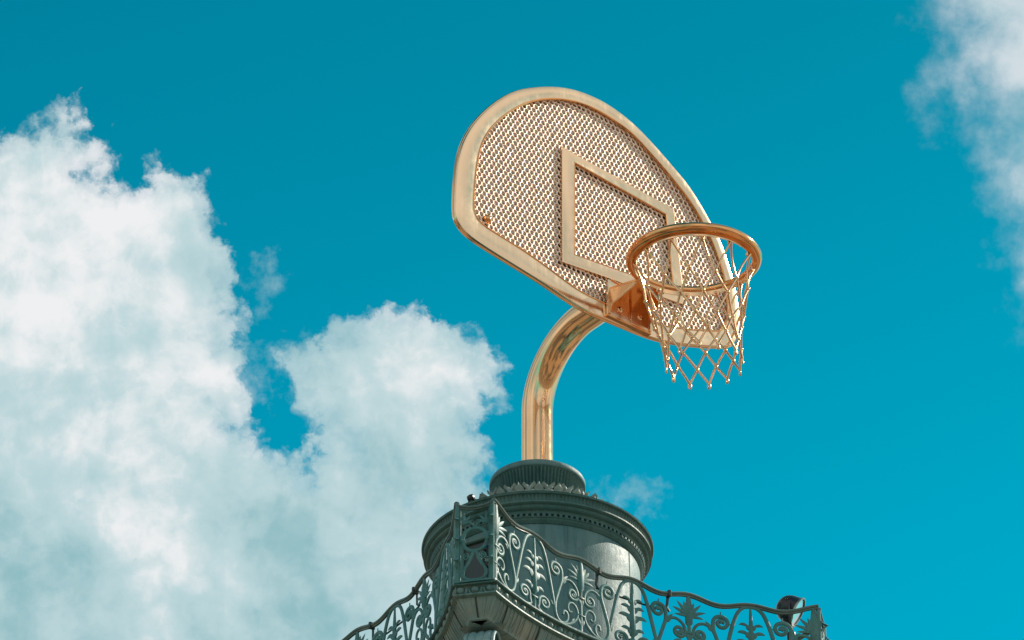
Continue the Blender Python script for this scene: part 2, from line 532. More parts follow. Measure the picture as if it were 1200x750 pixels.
# capital: bell, corner volutes, leaves
for ob in list(COL.objects):
    if ob.name.split('.')[0] in ('ledge','egg_moulding','ledge_fillet','ledge_cavetto','ledge_joint','ledge_ribbing'):
        for v in ob.data.vertices: v.co.z=ZF+(v.co.z-ZF)*.74
ZB=ZF-.48*.74
mb=MB()
pr=[(1.92,ZB+.003),(1.90,ZB-.08),(1.75,ZB-.3),(1.60,ZB-.7),(1.52,ZB-1.3),(1.50,ZB-2.3),(1.50,ZB-2.35),(1.60,ZB-2.4),(1.60,ZB-2.5),(1.5,ZB-2.56)]
lathe(mb,pr,128,capends=False)
cap=mb.build('capital_bell',VOL_M,tower)
def volute(k):
    mb=MB()
    a=side_pt(HA,k); b=side_pt(-HA,k+1); o=((a+b)/2); R0=o.length; o.normalize(); sd=Vector((-o.y,o.x,0))
    cen=o*(R0-.50)+Vector((0,0,ZB-.34))
    # ribbon path: rises from bell then spirals inwards
    path=[]
    for j in range(8):
        t=j/8; path.append((o*(1.55+(R0-.52-1.55)*t*t)+Vector((0,0,ZB-1.7+(1.64)*t**.8)))*1.0)
    for j in range(60):
        th=PI*.5-2*PI*2.1*j/59; r=.30*(1-.8*j/59)
        path.append(cen+o*(math.cos(th)*r)+Vector((0,0,math.sin(th)*r)))
    for off,wd in((-.085,.05),(0,.05),(.085,.05)):
        tube(mb,[p+sd*off for p in path],.034,8,ref=sd,flat=(.8,1.35))
    for s in(-1,1): tube(mb,[p+sd*(s*.15) for p in path],.022,8,ref=sd)
    lathe(mb,[(0,-.14),(.05,-.14),(.06,0),(.05,.14),(0,.14)],20,Matrix.Translation(cen)@axes(sd,o),capends=False)
    mb.build('volute',VOL_M,tower,50)
for k in range(4): volute(k)
mb=MB()
for row,(z0,rr,n,L,W,of) in enumerate([(ZB-2.35,1.53,12,1.0,.72,0),(ZB-2.3,1.51,12,1.55,.62,.5)]):
    for k in range(n):
        a=2*PI*(k+of)/n; o=Vector((math.cos(a),math.sin(a),0))
        leaf_mesh(mb,o*rr+Vector((0,0,z0)),(0,0,1),o,L,W,1.1,4,.03,16)
mb.build('acanthus_leaves',VOL_M,tower,50)
# fluted shaft, base and plinth down to the ground
mb=MB()
def fl(a,i): return -.05*abs(math.sin(a*12))**.6
lathe(mb,[(1.5,ZB-2.55),(1.56,ZB-8),(1.68,ZB-15),(1.75,3.4)],24*10,rfun=fl,capends=False)
mb.build('shaft',DRUM_M,tower,60)
mb=MB()
lathe(mb,[(1.8,3.5),(1.95,3.4),(2.0,3.2),(1.95,3.05),(1.85,3.0),(2.1,2.8),(2.2,2.6),(2.1,2.45)],96,capends=False)
box(mb,(0,0,1.35),4.8,4.8,2.3,Matrix.Rotation(ALPHA,4,'Z'),.06)
box(mb,(0,0,.12),5.6,5.6,.3,Matrix.Rotation(ALPHA,4,'Z'),.03)
mb.build('plinth',DRUM_M,tower,40)

# ------------------------------------------------------------------ the balcony railing
rail = empty('balcony_railing',(AX,AY,ZF),'ornate green scrollwork iron railing with wavy handrail round the balcony','railing')
HR = .92
RIN = .045
def wave(t):
    """height of the handrail above the floor: humps over the stems, rising at the corners"""
    u=(t+HA)/(2*HA)*6          # stems at u=1..5
    w=HR+.032*math.cos(2*PI*u)
    e=min(u,6-u)
    w+= .06*max(0,1-e/.6)**1.5 + (.022*max(0,1-abs(e-.5)/.5))
    return w
UN=2*HA/6
def rmap(p):   # (t, z, o) -> local
    q=side_pt(p[0],0,-RIN+p[2]); return Vector((q.x,q.y,p[1]))
def spiral(cx,cy,r0,r1,a0,turns,n=22):
    """points from the outer radius r0 at angle a0 inwards to r1"""
    return [(cx+math.cos(a0+turns*2*PI*i/n)*(r0+(r1-r0)*i/n), cy+math.sin(a0+turns*2*PI*i/n)*(r0+(r1-r0)*i/n)) for i in range(n+1)]
def flat_leaf(mb,x,z,dx,dz,L,W,bend=0,th=.010,o=0):
    """pointed leaf blade in the railing plane"""
    n=7; d=Vector((dx,dz)).normalized(); p=Vector((x,z)); c=[];
    a=math.atan2(d.y,d.x)
    pts=[];rad=[]
    for i in range(n+1):
        t=i/n; pts.append(Vector((p.x,p.y,o))); rad.append(max(.0015,W*.5*max(0,math.sin(PI*min(1,.18+.82*t)))**.8))
        p=p+Vector((math.cos(a),math.sin(a)))*(L/n); a+=bend/n
    tube(mb,pts,rad,6,flat=(1,th/(W*.5)),ref=(0,0,1))
def strokes(s):
    """scroll bars between a leafed stem (u=0) and a palmette stem (u=1); s=+1/-1 mirrors. x in units of UN"""
    out=[]
    W=UN; H=HR-.04
    def T(pl): return [(s*x*W, z*H+.02, 0) for x,z in pl]
    # arch leg
    out.append((T([(0,1.0),(.10,.99),(.185,.94),(.245,.84),(.30,.70),(.35,.53),(.40,.36),(.44,.22),(.455,.13)]),.0245))
    # long S with volute at the top, hooking at the bottom
    sp=spiral(.485,.755,.135,.026,PI*1.02,-1.55)
    sp=[(x if True else x, .755+(z-.755)*.86) for x,z in sp]
    S=list(reversed(sp))+[(.36+.255,.735)] if False else None
    up=[(.475-(x-.475), z) for x,z in sp]     # mirrored: outer end on the far side
    pl=list(reversed(up))+[(.60,.64),(.565,.54),(.51,.40),(.465,.27),(.46,.15),(.505,.055),(.59,.02),(.68,.05),(.725,.13),(.70,.20),(.64,.20),(.625,.145)]
    out.append((T(pl),.0245))
    # upper C toward the palmette stem
    sp=spiral(.83,.50,.11,.024,PI*.05,-1.5)
    sp=[(x,.50+(z-.50)*.8) for x,z in sp]
    pl=[(.50,.38),(.54,.50),(.60,.60),(.68,.665),(.78,.675),(.87,.63),(.925,.56)]+sp[1:]
    out.append((T(pl),.0225))
    # lower scroll: volute beside leafed stem, sweep along the floor, C against the palmette stem
    sp=spiral(.225,.165,.12,.024,PI*.95,-1.5)
    sp=[(x,.165+(z-.165)*.75) for x,z in sp]
    pl=list(reversed([(.225-(x-.225)-.0, z) for x,z in sp]))
    pl=list(reversed(sp))+[(.10,.10),(.08,.05),(.17,.012),(.35,.0),(.56,.0),(.74,.045),(.87,.13),(.93,.23),(.90,.33),(.82,.37),(.745,.34),(.73,.27),(.77,.225),(.81,.25)]
    out.append((T(pl),.0215))
    # small ties
    out.append((T([(.475,.865),(.475,.93)]),.011)); out.append((T([(.27,.735),(.365,.75)]),.009))
    out.append((T([(.845,.415),(.845,.38)]),.009)); out.append((T([(.93,.50),(1.0,.50)]),.009)); out.append((T([(.08,.17),(0,.17)]),.010))
    return out
def scroll_panel(ts, s, name='scroll_panel'):
    mb=MB()
    for pl,r in strokes(s):
        pts=catmull(pl,3) if len(pl)>2 else [Vector(p) for p in pl]
        for p in pts: p.x+=ts
        # follow the wavy rail in the upper half
        for p in pts:
            hh=wave(max(-HA,min(HA,p.x)))-HR; p.y+=hh*max(0,(p.y/HR-.5)*2)
        n=len(pts); rr=[r*(.72+.28*math.sin(PI*i/(n-1))) for i in range(n)]
        tube(mb,[(p.x,p.y,p.z) for p in pts],rr,8,flat=(1,.75),ref=(0,0,1))
    # leaf tips springing from the bars
    W=UN;H=HR-.04
    flat_leaf(mb,ts+s*.60*W,.60*H,s*.35,1,.17,.045,-s*.7)
    flat_leaf(mb,ts+s*.63*W,.62*H,s*.9,1,.11,.04,s*.8)
    flat_leaf(mb,ts+s*.44*W,.22*H,-s*.8,.6,.10,.035,-s*.9)
    flat_leaf(mb,ts+s*.80*W,.08*H,s*.2,1,.12,.035,-s*.8)
    for cx,cz,r in((.475,.755,.020),(.845,.50,.018),(.225,.165,.018)):
        lathe(mb,[(0,-.016),(r,-.010),(r,.010),(0,.016)],10,Matrix.Translation((ts+s*cx*W,cz*H+.02,0)),capends=False)
    # map (t,z,o)
    mb.xf(rmap)
    mb.uv={}
    return mb
def leafed_stem(ts):
    mb=MB(); top=wave(ts)/.88
    tube(mb,[(ts,.0,0),(ts,.25,0),(ts,.27,0),(ts,.55,0),(ts,.8,0),(ts,top-.03,0)],[.026,.020,.040,.034,.024,.012],8,flat=(1,.8),ref=(0,0,1))
    for z,L,W in((.34,.17,.085),(.52,.22,.10),(.66,.17,.085),(.78,.14,.07)):
        for s in(-1,1):
            flat_leaf(mb,ts+s*.006,z-.06,s*.55,1,L*.62,W,-s*.4,.014,.004)
            flat_leaf(mb,ts+s*.045,z-.0,s*1,.75,L*.72,W*.62,-s*1.5,.012,0)
    box(mb,(ts,.195,0),.10,.035,.035,None,.006)
    mb.xf(lambda p: rmap((p[0],p[1]*.88,p[2]))); return mb
def palmette_stem(ts, half=None):
    mb=MB(); top=wave(ts)/.88
    tube(mb,[(ts,.0,0),(ts,.5,0),(ts,.62,0),(ts,.66,0),(ts,.86,0),(ts,top-.02,0)],[.023,.020,.022,.044,.050,.022],8,flat=(1,.6),ref=(0,0,1))
    sides=(-1,1) if half is None else (half,)
    for s in sides:
        for a,L,W in((8,.17,.045),(32,.21,.052),(55,.22,.052),(76,.18,.05)):
            flat_leaf(mb,ts+s*.015,.76+.0006*a,s*math.cos(R(a)),math.sin(R(a)),L,W,-s*.35 if a<40 else s*-.1,.012,.003)
        flat_leaf(mb,ts+s*.01,.42,s*.3,1,.12,.04,s*.3,.012,.003)
        flat_leaf(mb,ts+s*.01,.12,s*.4,1,.12,.04,s*.3,.012,.003)
    box(mb,(ts,.52,0),.09,.035,.035,None,.006)
    box(mb,(ts,.27,0),.12,.022,.03,None,.005)
    mb.xf(lambda p: rmap((p[0],p[1]*.88,p[2]))); return mb
parts=[]
stemsA=[-HA+UN*1,-HA+UN*3,-HA+UN*5]; stemsB=[-HA+UN*2,-HA+UN*4]
for ts in stemsA:
    parts.append(leafed_stem(ts).build('leafed_stem',IRON_M,rail,50))
    for s in(-1,1): parts.append(scroll_panel(ts,s).build('scroll_panel',IRON_M,rail,50))
for ts in stemsB: parts.append(palmette_stem(ts).build('palmette_stem',IRON_M,rail,50))
# half palmettes beside the corner posts
for ts,h in((-HA+.05,1),(HA-.05,-1)): parts.append(palmette_stem(ts,h).build('palmette_stem',IRON_M,rail,50))
# handrail of a side
N=120
mb=MB()
pts=[(-HA+2*HA*i/N, wave(-HA+2*HA*i/N), 0) for i in range(N+1)]
def rect_sweep(mb, pts, prof):
    """prof: [(o,z)] polygon swept along (t,z) path"""
    o0=len(mb.v); n=len(prof)
    for i,(t,z,_) in enumerate(pts):
        for (o,dz) in prof: mb.v.append(Vector((t,z+dz,o)))
    for i in range(len(pts)-1):
        for k in range(n):
            mb.f.append([o0+i*n+k,o0+i*n+(k+1)%n,o0+(i+1)*n+(k+1)%n,o0+(i+1)*n+k])
    mb.f.append([o0+k for k in range(n)][::-1]); mb.f.append([o0+(len(pts)-1)*n+k for k in range(n)])
HP=[(-.026,-.004),(-.030,.010),(-.018,.026),(0,.031),(.018,.026),(.030,.010),(.026,-.004),(.014,-.010),(.014,-.026),(-.014,-.026),(-.014,-.010)]
rect_sweep(mb,pts,HP); mb.xf(rmap)
parts.append(mb.build('handrail',RAILTOP_M,rail,40))
mb=MB()
rect_sweep(mb,[(-HA+2*HA*i/40,.02,0) for i in range(41)],[(-.022,-.012),(-.022,.012),(.022,.012),(.022,-.012)]); mb.xf(rmap)
parts.append(mb.build('bottom_rail',IRON_M,rail,30))
# tie bar and its clamps behind the scrolls
mb=MB()
ta,tb=-HA+UN*2.36,-HA+UN*3.66
tube(mb,[(ta+(tb-ta)*i/20,.71,-.045) for i in range(21)],.011,8,ref=(0,0,1)); mb.xf(rmap)
parts.append(mb.build('tie_bar',DARKIRON_M,rail,50))
for ts in(ta,tb):
    mb=MB(); zt=wave(ts)
    box(mb,(ts,zt-.0,0),.035,.085,.078,None,.006)
    tube(mb,[(ts,zt-.02,-.02),(ts-.012,zt-.16,-.03),(ts+.03,.71,-.045)],.014,6,ref=(0,0,1),flat=(1.3,.7))
    mb.xf(rmap); parts.append(mb.build('clamp',DARKIRON_M,rail,30))
# chamfer (cut corner) between side 3 and side 0
A_=side_pt(HA,3,-RIN); B_=side_pt(-HA,0,-RIN)
cd_=(B_-A_); CL=cd_.length; cd_.normalize(); cn=Vector((cd_.y,-cd_.x,0))
ZS=HR/1.10
def cmap(p): q=A_+cd_*p[0]+cn*p[2]; return Vector((q.x,q.y,p[1]*ZS))
def cw(x): return 1.10+.075-.06*max(0,math.sin(PI*x/CL))**.8
mb=MB()
rect_sweep(mb,[(CL*i/20,cw(CL*i/20),0) for i in range(21)],HP); mb.xf(cmap)
cparts=[mb.build('handrail',RAILTOP_M,rail,40)]
mb=MB(); rect_sweep(mb,[(CL*i/4,.02,0) for i in range(5)],[(-.022,-.012),(-.022,.012),(.022,.012),(.022,-.012)]); mb.xf(cmap)
cparts.append(mb.build('bottom_rail',IRON_M,rail,30))
for x in(.012,CL-.012):
    mb=MB(); box(mb,(x,.58,0),.046,1.16,.046,None,.008)
    tube(mb,[(x,1.15,0),(x,1.19,0),(x,1.215,0)],[.022,.028,.004],10)
    mb.xf(cmap); cparts.append(mb.build('post',IRON_M,rail,30))
for s in(-1,1):
    mb=MB(); cx=CL/2
    def Cc(pl): return [(cx+s*x*CL, z, 0) for x,z in pl]
    # ring half, lyre half, top scroll
    tube(mb,catmull(Cc([(0,.81),(.14,.80),(.28,.745),(.335,.65),(.29,.555),(.15,.485),(0,.475)]),5),.023,8,ref=(0,0,1),flat=(1,.7))
    pl=[(.0,.47),(.06,.44),(.10,.37),(.19,.28),(.29,.20),(.31,.12),(.22,.06),(.08,.045),(0,.045)]
    tube(mb,catmull(Cc(pl),4),.019,8,ref=(0,0,1),flat=(1,.7))
    pl=spiral(.23,.39,.085,.018,PI*.6,-1.4); pl=[(x,.38+(z-.38)*.6) for x,z in pl]
    tube(mb,catmull(Cc([(.11,.35)]+pl),3),.012,8,ref=(0,0,1))
    pl=[(.0,.80),(.05,.86),(.15,.90),(.26,.92),(.33,.98),(.30,1.05)]
    tube(mb,catmull(Cc(pl),4),.013,8,ref=(0,0,1))
    for a,L in((25,.14),(55,.16),(80,.15)):
        flat_leaf(mb,cx+s*.34*CL,.88,-s*math.cos(R(a)),math.sin(R(a)),L,.036,0,.012,.003)
    tube(mb,[(cx+s*.27*CL,.64,0),(cx+s*.46*CL,.64,0)],.014,8,ref=(0,0,1)); box(mb,(cx+s*.36*CL,.64,0),.04,.07,.04,None,.006)
    tube(mb,[(cx+s*.40*CL,.03,0),(cx+s*.40*CL,.9,0),(cx+s*.40*CL,cw(CL*.1)-.02,0)],.010,8,ref=(0,0,1))
    mb.xf(cmap); cparts.append(mb.build('scroll_panel',IRON_M,rail,50))
    # outward leaf knob on the post
    x=.012 if s<0 else CL-.012
    for z in(.30,.62,.92):
        mb=MB()
        tube(mb,[(x,z+.09,.02),(x,z+.03,.045),(x,z,.085),(x,z-.01,.11)],[.006,.02,.02,.003],6,ref=(1,0,0),flat=(.6,1.2))
        tube(mb,[(x,z-.10,.02),(x,z-.05,.035),(x,z-.005,.10)],[.006,.018,.004],6,ref=(1,0,0),flat=(.6,1.2))
        mb.xf(cmap); cparts.append(mb.build('leaf_knob',IRON_M,rail,50))
for k in(1,2,3):
    for o in parts+cparts:
        c=o.copy(); COL.objects.link(c); c.parent=rail; c.rotation_euler=(0,0,k*PI/2)

# ------------------------------------------------------------------ floodlights
def floodlight(local, zbase, aim, label, head_r=.15, hgt=.8, yoke_side=None):
    t=empty('floodlight',(AX+local.x,AY+local.y,zbase),label,'floodlight','dark floodlights standing on the balcony')
    aim=Vector(aim).normalized(); M=Matrix.Translation((0,0,hgt))@axes(aim,(0,0,1))
    r=head_r
    mb=MB(); lathe(mb,[(0,-r),(r*.3,-r*.96),(r*.6,-r*.81),(r*.84,-r*.56),(r*.97,-r*.24),(r,0),(r*1.02,r*.3),(r*1.02,r*.5)],40,M,capends=False)
    mb.uv={}
    h=mb.build('housing',BLACK_M,t)
    mb=MB(); lathe(mb,[(r*1.0,r*.48),(r*1.10,r*.50),(r*1.11,r*.62),(r*1.0,r*.64),(r*.97,r*.56)],40,M,capends=False); mb.uv={}
    mb.build('rim_ring',GREY_M,h)
    mb=MB(); lathe(mb,[(0,r*.62),(r*.6,r*.60),(r*.98,r*.54)],40,M,capends=False); mb.uv={}
    mb.build('glass',GLASS_M,h)
    sd=(M.to_3x3()@Vector((0,1,0))); sd.z=0; sd.normalize()
    C=Vector((0,0,hgt))
    mb=MB()
    tube(mb,[C+sd*r*1.02,C+sd*r*1.2,C+sd*r*1.2+Vector((0,0,-r*1.5)),C-sd*r*1.2+Vector((0,0,-r*1.5)),C-sd*r*1.2,C-sd*r*1.02],.014,6)
    mb.build('yoke',BLACK_M,t,30)
    mb=MB()
    tube(mb,[C+Vector((0,0,-r*1.5)),Vector((0,0,.03))],.022,10); lathe(mb,[(0,.035),(.11,.03),(.12,0),(0,0)],24,capends=False); mb.uv={}
    mb.build('stand',BLACK_M,t,30)
    mb=MB(); lathe(mb,[(0,-.05),(.05,-.05),(.055,0),(.05,.05),(0,.05)],16,Matrix.Translation(C+Vector((0,0,-r*2.2))),capends=False); mb.uv={}
    mb.build('junction_box',BLACK_M,t)
    return t

# ------------------------------------------------------------------ the basketball hoop
PHI=R(38.7)
BN=Vector((math.sin(PHI),-math.cos(PHI),0))      # board normal
BU=Vector((math.cos(PHI),math.sin(PHI),0))       # along the board
up=Vector((0,0,1))
pole_base=Vector((AX,AY,ZCAP))
zb=z_at(AX,AY,486); RB=.93
hoop=empty('basketball_hoop',pole_base,'giant rose gold basketball hoop on a curved pole standing on the column','basketball hoop')
def W2L(p): return Vector(p)-pole_base
pts=[pole_base+up*.002, pole_base+up*((zb-ZCAP)*.5)]
for i in range(25):
    th=PI/2*i/24
    pts.append(Vector((AX,AY,zb))+BN*(RB*(1-math.cos(th)))+up*(RB*math.sin(th)))
att=pts[-1]+BN*.30
pts.append(att+BN*.008)
mb=MB(); tube(mb,[W2L(p) for p in pts],.187,40); 
mb.build('pole',GOLD,hoop,60)
mb=MB(); lathe(mb,[(0,.0),(.29,.0),(.295,.02),(.235,.03),(.225,.045),(.19,.05)],48,capends=False); mb.uv={}
mb.build('base_flange',GOLD,hoop,40)
BP=att+BN*.06                                     # board face plane
def bp(x,y,off=0.0):
    """photo position -> world point on the plane of the board face"""
    return W2L(on_plane(x,y,BP+BN*off,BN))
def to2(p): q=p-W2L(BP); return (q.dot(BU), q.z)
def from2(u,v,o=0): return W2L(BP)+BU*u+up*v+BN*o
outer=[(531.7,247),(532.7,213),(538,177),(553,147),(577,123),(603,108),(630,103),(657,103.5),(683,110),(710,123),(737,143),(763,169),(790,200),(804,217),(817,237),(829,258),(843,285),(856,324),(862,350),(865,378),(861,398),(850,406.5),(801,404),(762,396),(718,378.5),(679,361.5),(636.6,333.5),(604.6,313.5),(573,294),(547,276),(535,261)]
inner=[(553.5,240),(555,213),(560.5,177),(573,152),(597,131),(623,119.5),(653,117),(683,123.5),(710,137),(737,156),(760,180),(787,211),(809,240),(824,266),(838,296),(847,325),(850,350),(851,372),(845,387),(830,389),(795,386),(762,379.5),(711,359),(679,343),(662,331.5),(636.6,312.5),(611,294.5),(583,277),(562,263),(555,251)]
def resample(pl,n):
    d=[0]
    m=len(pl)
    for i in range(m): d.append(d[-1]+(pl[(i+1)%m]-pl[i]).length)
    out=[];j=0
    for k in range(n):
        s=d[-1]*k/n
        while d[j+1]<s: j+=1
        f=(s-d[j])/(d[j+1]-d[j]); out.append(pl[j].lerp(pl[(j+1)%m],f))
    return out
def loop2(px): 
    l=[Vector((*to2(bp(*q)),0)) for q in px]
    l=catmull(l,6,True)
    for _ in range(2): l=[(l[i-1]+l[i]*2+l[(i+1)%len(l)])/4 for i in range(len(l))]
    return l
LO=loop2(outer); LI=loop2(inner)
cen=sum(LO,Vector())/len(LO)
def by_angle(l,n):
    """resample a star-shaped loop at even angles round cen"""
    out=[]
    for k in range(n):
        a=2*PI*k/n; d=Vector((math.cos(a),math.sin(a),0)); best=None
        for i in range(len(l)):
            p=l[i]-cen; q=l[(i+1)%len(l)]-cen; e=q-p
            den=d.x*e.y-d.y*e.x
            if abs(den)<1e-9: continue
            t=(p.x*e.y-p.y*e.x)/den; s=(p.x*d.y-p.y*d.x)/den
            if t>0 and -1e-6<=s<=1+1e-6: best=t if best is None else max(best,t)
        out.append(cen+d*best)
    return out
NA=200
AO=by_angle(LO,NA); AI=by_angle(LI,NA)
def strip(mb, rings):
    """rings: list of (list of 2D points, offset)"""
    o=len(mb.v)
    for l,off in rings:
        mb.v+=[from2(p.x,p.y,off) for p in l]
    n=len(rings[0][0])
    for j in range(len(rings)-1):
        for k in range(n):
            mb.f.append([o+j*n+k,o+j*n+(k+1)%n,o+(j+1)*n+(k+1)%n,o+(j+1)*n+k])
def lerp(a,b,t): return [p.lerp(q,t) for p,q in zip(a,b)]
board_mb=MB()
rings=[(AI,-.045),(AI,.022),(lerp(AI,AO,.03),.031),(lerp(AI,AO,.07),.034),(lerp(AI,AO,.93),.034),(lerp(AI,AO,.98),.030),(AO,.018),(AO,-.035),(lerp(AI,AO,.94),-.048),(AI,-.048)]
strip(board_mb,rings)
board=board_mb.build('backboard_frame',GOLD_FRAME,hoop,35)
# beads along both edges of the frame
mb=MB()
tube(mb,[from2(p.x,p.y,.026) for p in AI],.014,8,closed=True)
mb.build('inner_bead',GOLD_DEEP,board)
mb=MB()
tube(mb,[from2(p.x,p.y,-.012) for p in AO],.017,8,closed=True)
mb.build('outer_bead',GOLD,board)
# backing sheet
mb=MB(); AB=lerp(AI,AO,.3)
mb.v=[from2(p.x,p.y,-.040) for p in AB]+[from2(cen.x,cen.y,-.040)]+[from2(p.x,p.y,-.044) for p in AB]+[from2(cen.x,cen.y,-.044)]
for k in range(NA):
    mb.f.append([k,(k+1)%NA,NA]); mb.f.append([NA+1+(k+1)%NA,NA+1+k,2*NA+1])
mb.build('backing_sheet',GOLD_BACK,board,0)
# honeycomb mesh
def inside(p, l):
    c=False; n=len(l); j=n-1
    for i in range(n):
        if (l[i].y>p.y)!=(l[j].y>p.y) and p.x<(l[j].x-l[i].x)*(p.y-l[i].y)/(l[j].y-l[i].y)+l[i].x: c=not c
        j=i
    return c
AE=lerp(AI,AO,.55)
HC=.0415                                            # hexagon circumradius
hx=HC*math.sqrt(3); hy=HC*1.5
umin=min(p.x for p in AE); umax=max(p.x for p in AE); vmin=min(p.y for p in AE); vmax=max(p.y for p in AE)
jit={}
def jv(x,y):
    k=(round(x*200),round(y*200))
    if k not in jit: jit[k]=(random.gauss(0,.0034),random.gauss(0,.0034),random.gauss(0,.0018))
    return jit[k]
mb=MB(); vid={}
row=0; y=vmin
while y<vmax:
    x=umin+(hx/2 if row%2 else 0)
    while x<umax:
        c=Vector((x,y,0))
        if inside(c,AE):
            ringv=[[],[],[],[]]
            for k in range(6):
                a=PI/6+PI/3*k
                px,py=x+math.cos(a)*HC,y+math.sin(a)*HC
                j=jv(px,py); key=(round(px*200),round(py*200))
                if key not in vid: vid[key]=len(mb.v); mb.v.append(from2(px+j[0],py+j[1],.004+j[2]))
                ringv[0].append(vid[key])
                ox,oy=px+j[0],py+j[1]
                for q,(f,o) in enumerate(((.93,.004),(.80,.001),(.72,-.016))):
                    ringv[q+1].append(len(mb.v)); mb.v.append(from2(x+(ox-x)*f,y+(oy-y)*f,o+j[2]))
            for q in range(3):
                for k in range(6):
                    k2=(k+1)%6
                    mb.f.append([ringv[q][k],ringv[q][k2],ringv[q+1][k2],ringv[q+1][k]])
        x+=hx
    y+=hy; row+=1
mb.build('honeycomb_mesh',GOLD_MESH,board,89)
# studs on the mesh
mb=MB()
for (x_,y_,r_) in((571,257,.055),):
    lathe(mb,[(0,.05),(r_*.5,.045),(r_*.9,.028),(r_,.01),(r_,0)],20,Matrix.Translation(bp(x_,y_))@axes(BN),capends=False)
mb.uv={}; mb.build('stud',GOLD_DEEP,board)
# target rectangle
oq=[bp(657,173),bp(788,246),bp(801,358.5),bp(657.5,308)]
iq=[bp(671.5,191.5),bp(779,252.5),bp(788,341),bp(671.5,299.5)]
o2=[Vector((*to2(p),0)) for p in oq]; i2=[Vector((*to2(p),0)) for p in iq]
mb=MB()
strip(mb,[(i2,-.01),(i2,.026),(lerp(i2,o2,.07),.031),(lerp(i2,o2,.93),.031),(o2,.026),(o2,-.01)])
mb.build('target_square',GOLD_FRAME,board,25)
mb=MB()
for i in range(4):
    a,b=i2[i],i2[(i+1)%4]; tube(mb,[from2(a.x,a.y,.024),from2(b.x,b.y,.024)],.010,8)
mb.build('target_bead',GOLD_DEEP,board)

# rim
RR=.745
hp=W2L(on_plane(813,304,BP+BN*(RR+.40),BN))
TILT=R(-3.8)
tax=Vector((1,0,0))
MH=Matrix.Translation(hp)@Matrix.Rotation(-TILT,4,tax)
def ringpts(r,z,n=96): return [MH@Vector((math.cos(2*PI*k/n)*r,math.sin(2*PI*k/n)*r,z)) for k in range(n)]
mb=MB(); tube(mb,ringpts(RR,0),.058,16,closed=True,ref=MH.to_3x3()@up)
rim=mb.build('rim',GOLD_DEEP,hoop)
mb=MB(); lathe(mb,[(RR-.040,-.035),(RR-.030,-.035),(RR-.034,-.095),(RR-.044,-.095),(RR-.040,-.035)],96,MH,capends=False); mb.uv={}
mb.build('rim_band',GOLD,rim,30)
NH=12
netang=[2*PI*(k+.18)/NH for k in range(NH)]
for a in netang:
    mb=MB()
    o=Vector((math.cos(a),math.sin(a),0)); s=Vector((-o.y,o.x,0))
    box(mb,MH@(o*(RR-.055)+Vector((0,0,-.098))),.018,.072,.065,MH.to_3x3().to_4x4()@Matrix.Rotation(a,4,'Z'),.005)
    lathe(mb,[(0,.024),(.016,.02),(.022,.0)],12,Matrix.Translation(MH@(o*(RR-.063)+Vector((0,0,-.098))))@axes(-(MH.to_3x3()@o)),capends=False)
    mb.uv={}
    mb.build('net_hook',GOLD_NET,rim,30)
# net (attached to the rim, hangs plumb)
net_mb=MB()
rows=[(.0,.715,-.10),(1,.60,-.52),(2,.535,-.80),(3,.49,-1.04),(4,.46,-1.26),(5,.455,-1.47)]
SH=Vector((.085,-.02,0))
rnd=random.Random(3)
def npt(i,a):
    _,r,z=rows[i]
    o=Vector((math.cos(a)*r,math.sin(a)*r,0))
    if i==0: return MH@(o+Vector((0,0,z)))
    return hp+o+Vector((0,0,z))+SH*(i/5)
knots=[]
for i in range(6):
    off=.5 if i%2 else 0
    r_=[]
    for k in range(NH):
        a=2*PI*(k+.18+off)/NH
        p=npt(i,a)
        if i: p+=Vector((rnd.gauss(0,.010),rnd.gauss(0,.010),rnd.gauss(0,.014)))
        r_.append(p)
    knots.append(r_)
def strand(a,b,r,sag=.0,tw=0):
    pts=[]
    ca=(a+b)/2; rad=Vector((ca.x-hp.x,ca.y-hp.y,0)).normalized()
    for j in range(9):
        t=j/8; p=a.lerp(b,t)+rad*(-sag*math.sin(PI*t)); pts.append(p)
    tube(net_mb,pts,r,7)
for i in range(5):
    for k in range(NH):
        p=knots[i][k]
        if i%2==0: nb=[knots[i+1][k],knots[i+1][(k-1)%NH]]
        else: nb=[knots[i+1][k],knots[i+1][(k+1)%NH]]
        for q in nb:
            strand(p,q,.0145 if i else .013,.03 if i==0 else .006)
        if i==0:
            # folded double cord at the hooks
            q=p+Vector((0,0,-.0)); 
        if i>0:
            ax=Vector((rnd.random()-.5,rnd.random()-.5,1))
            lathe(net_mb,[(0,-.026),(.018,-.018),(.025,0),(.018,.018),(0,.026)],8,Matrix.Translation(p)@axes(ax),capends=False)
for k in range(NH):
    p=knots[5][k]
    rad=Vector((p.x-hp.x,p.y-hp.y,0)).normalized(); s=Vector((-rad.y,rad.x,0))
    tube(net_mb,[p+s*(.017*math.cos(2*PI*j/10))+up*(.036*math.sin(2*PI*j/10)-.03) for j in range(10)],.009,6,closed=True)
net_mb.uv={}
net=net_mb.build('net',GOLD_NET,hoop,60)

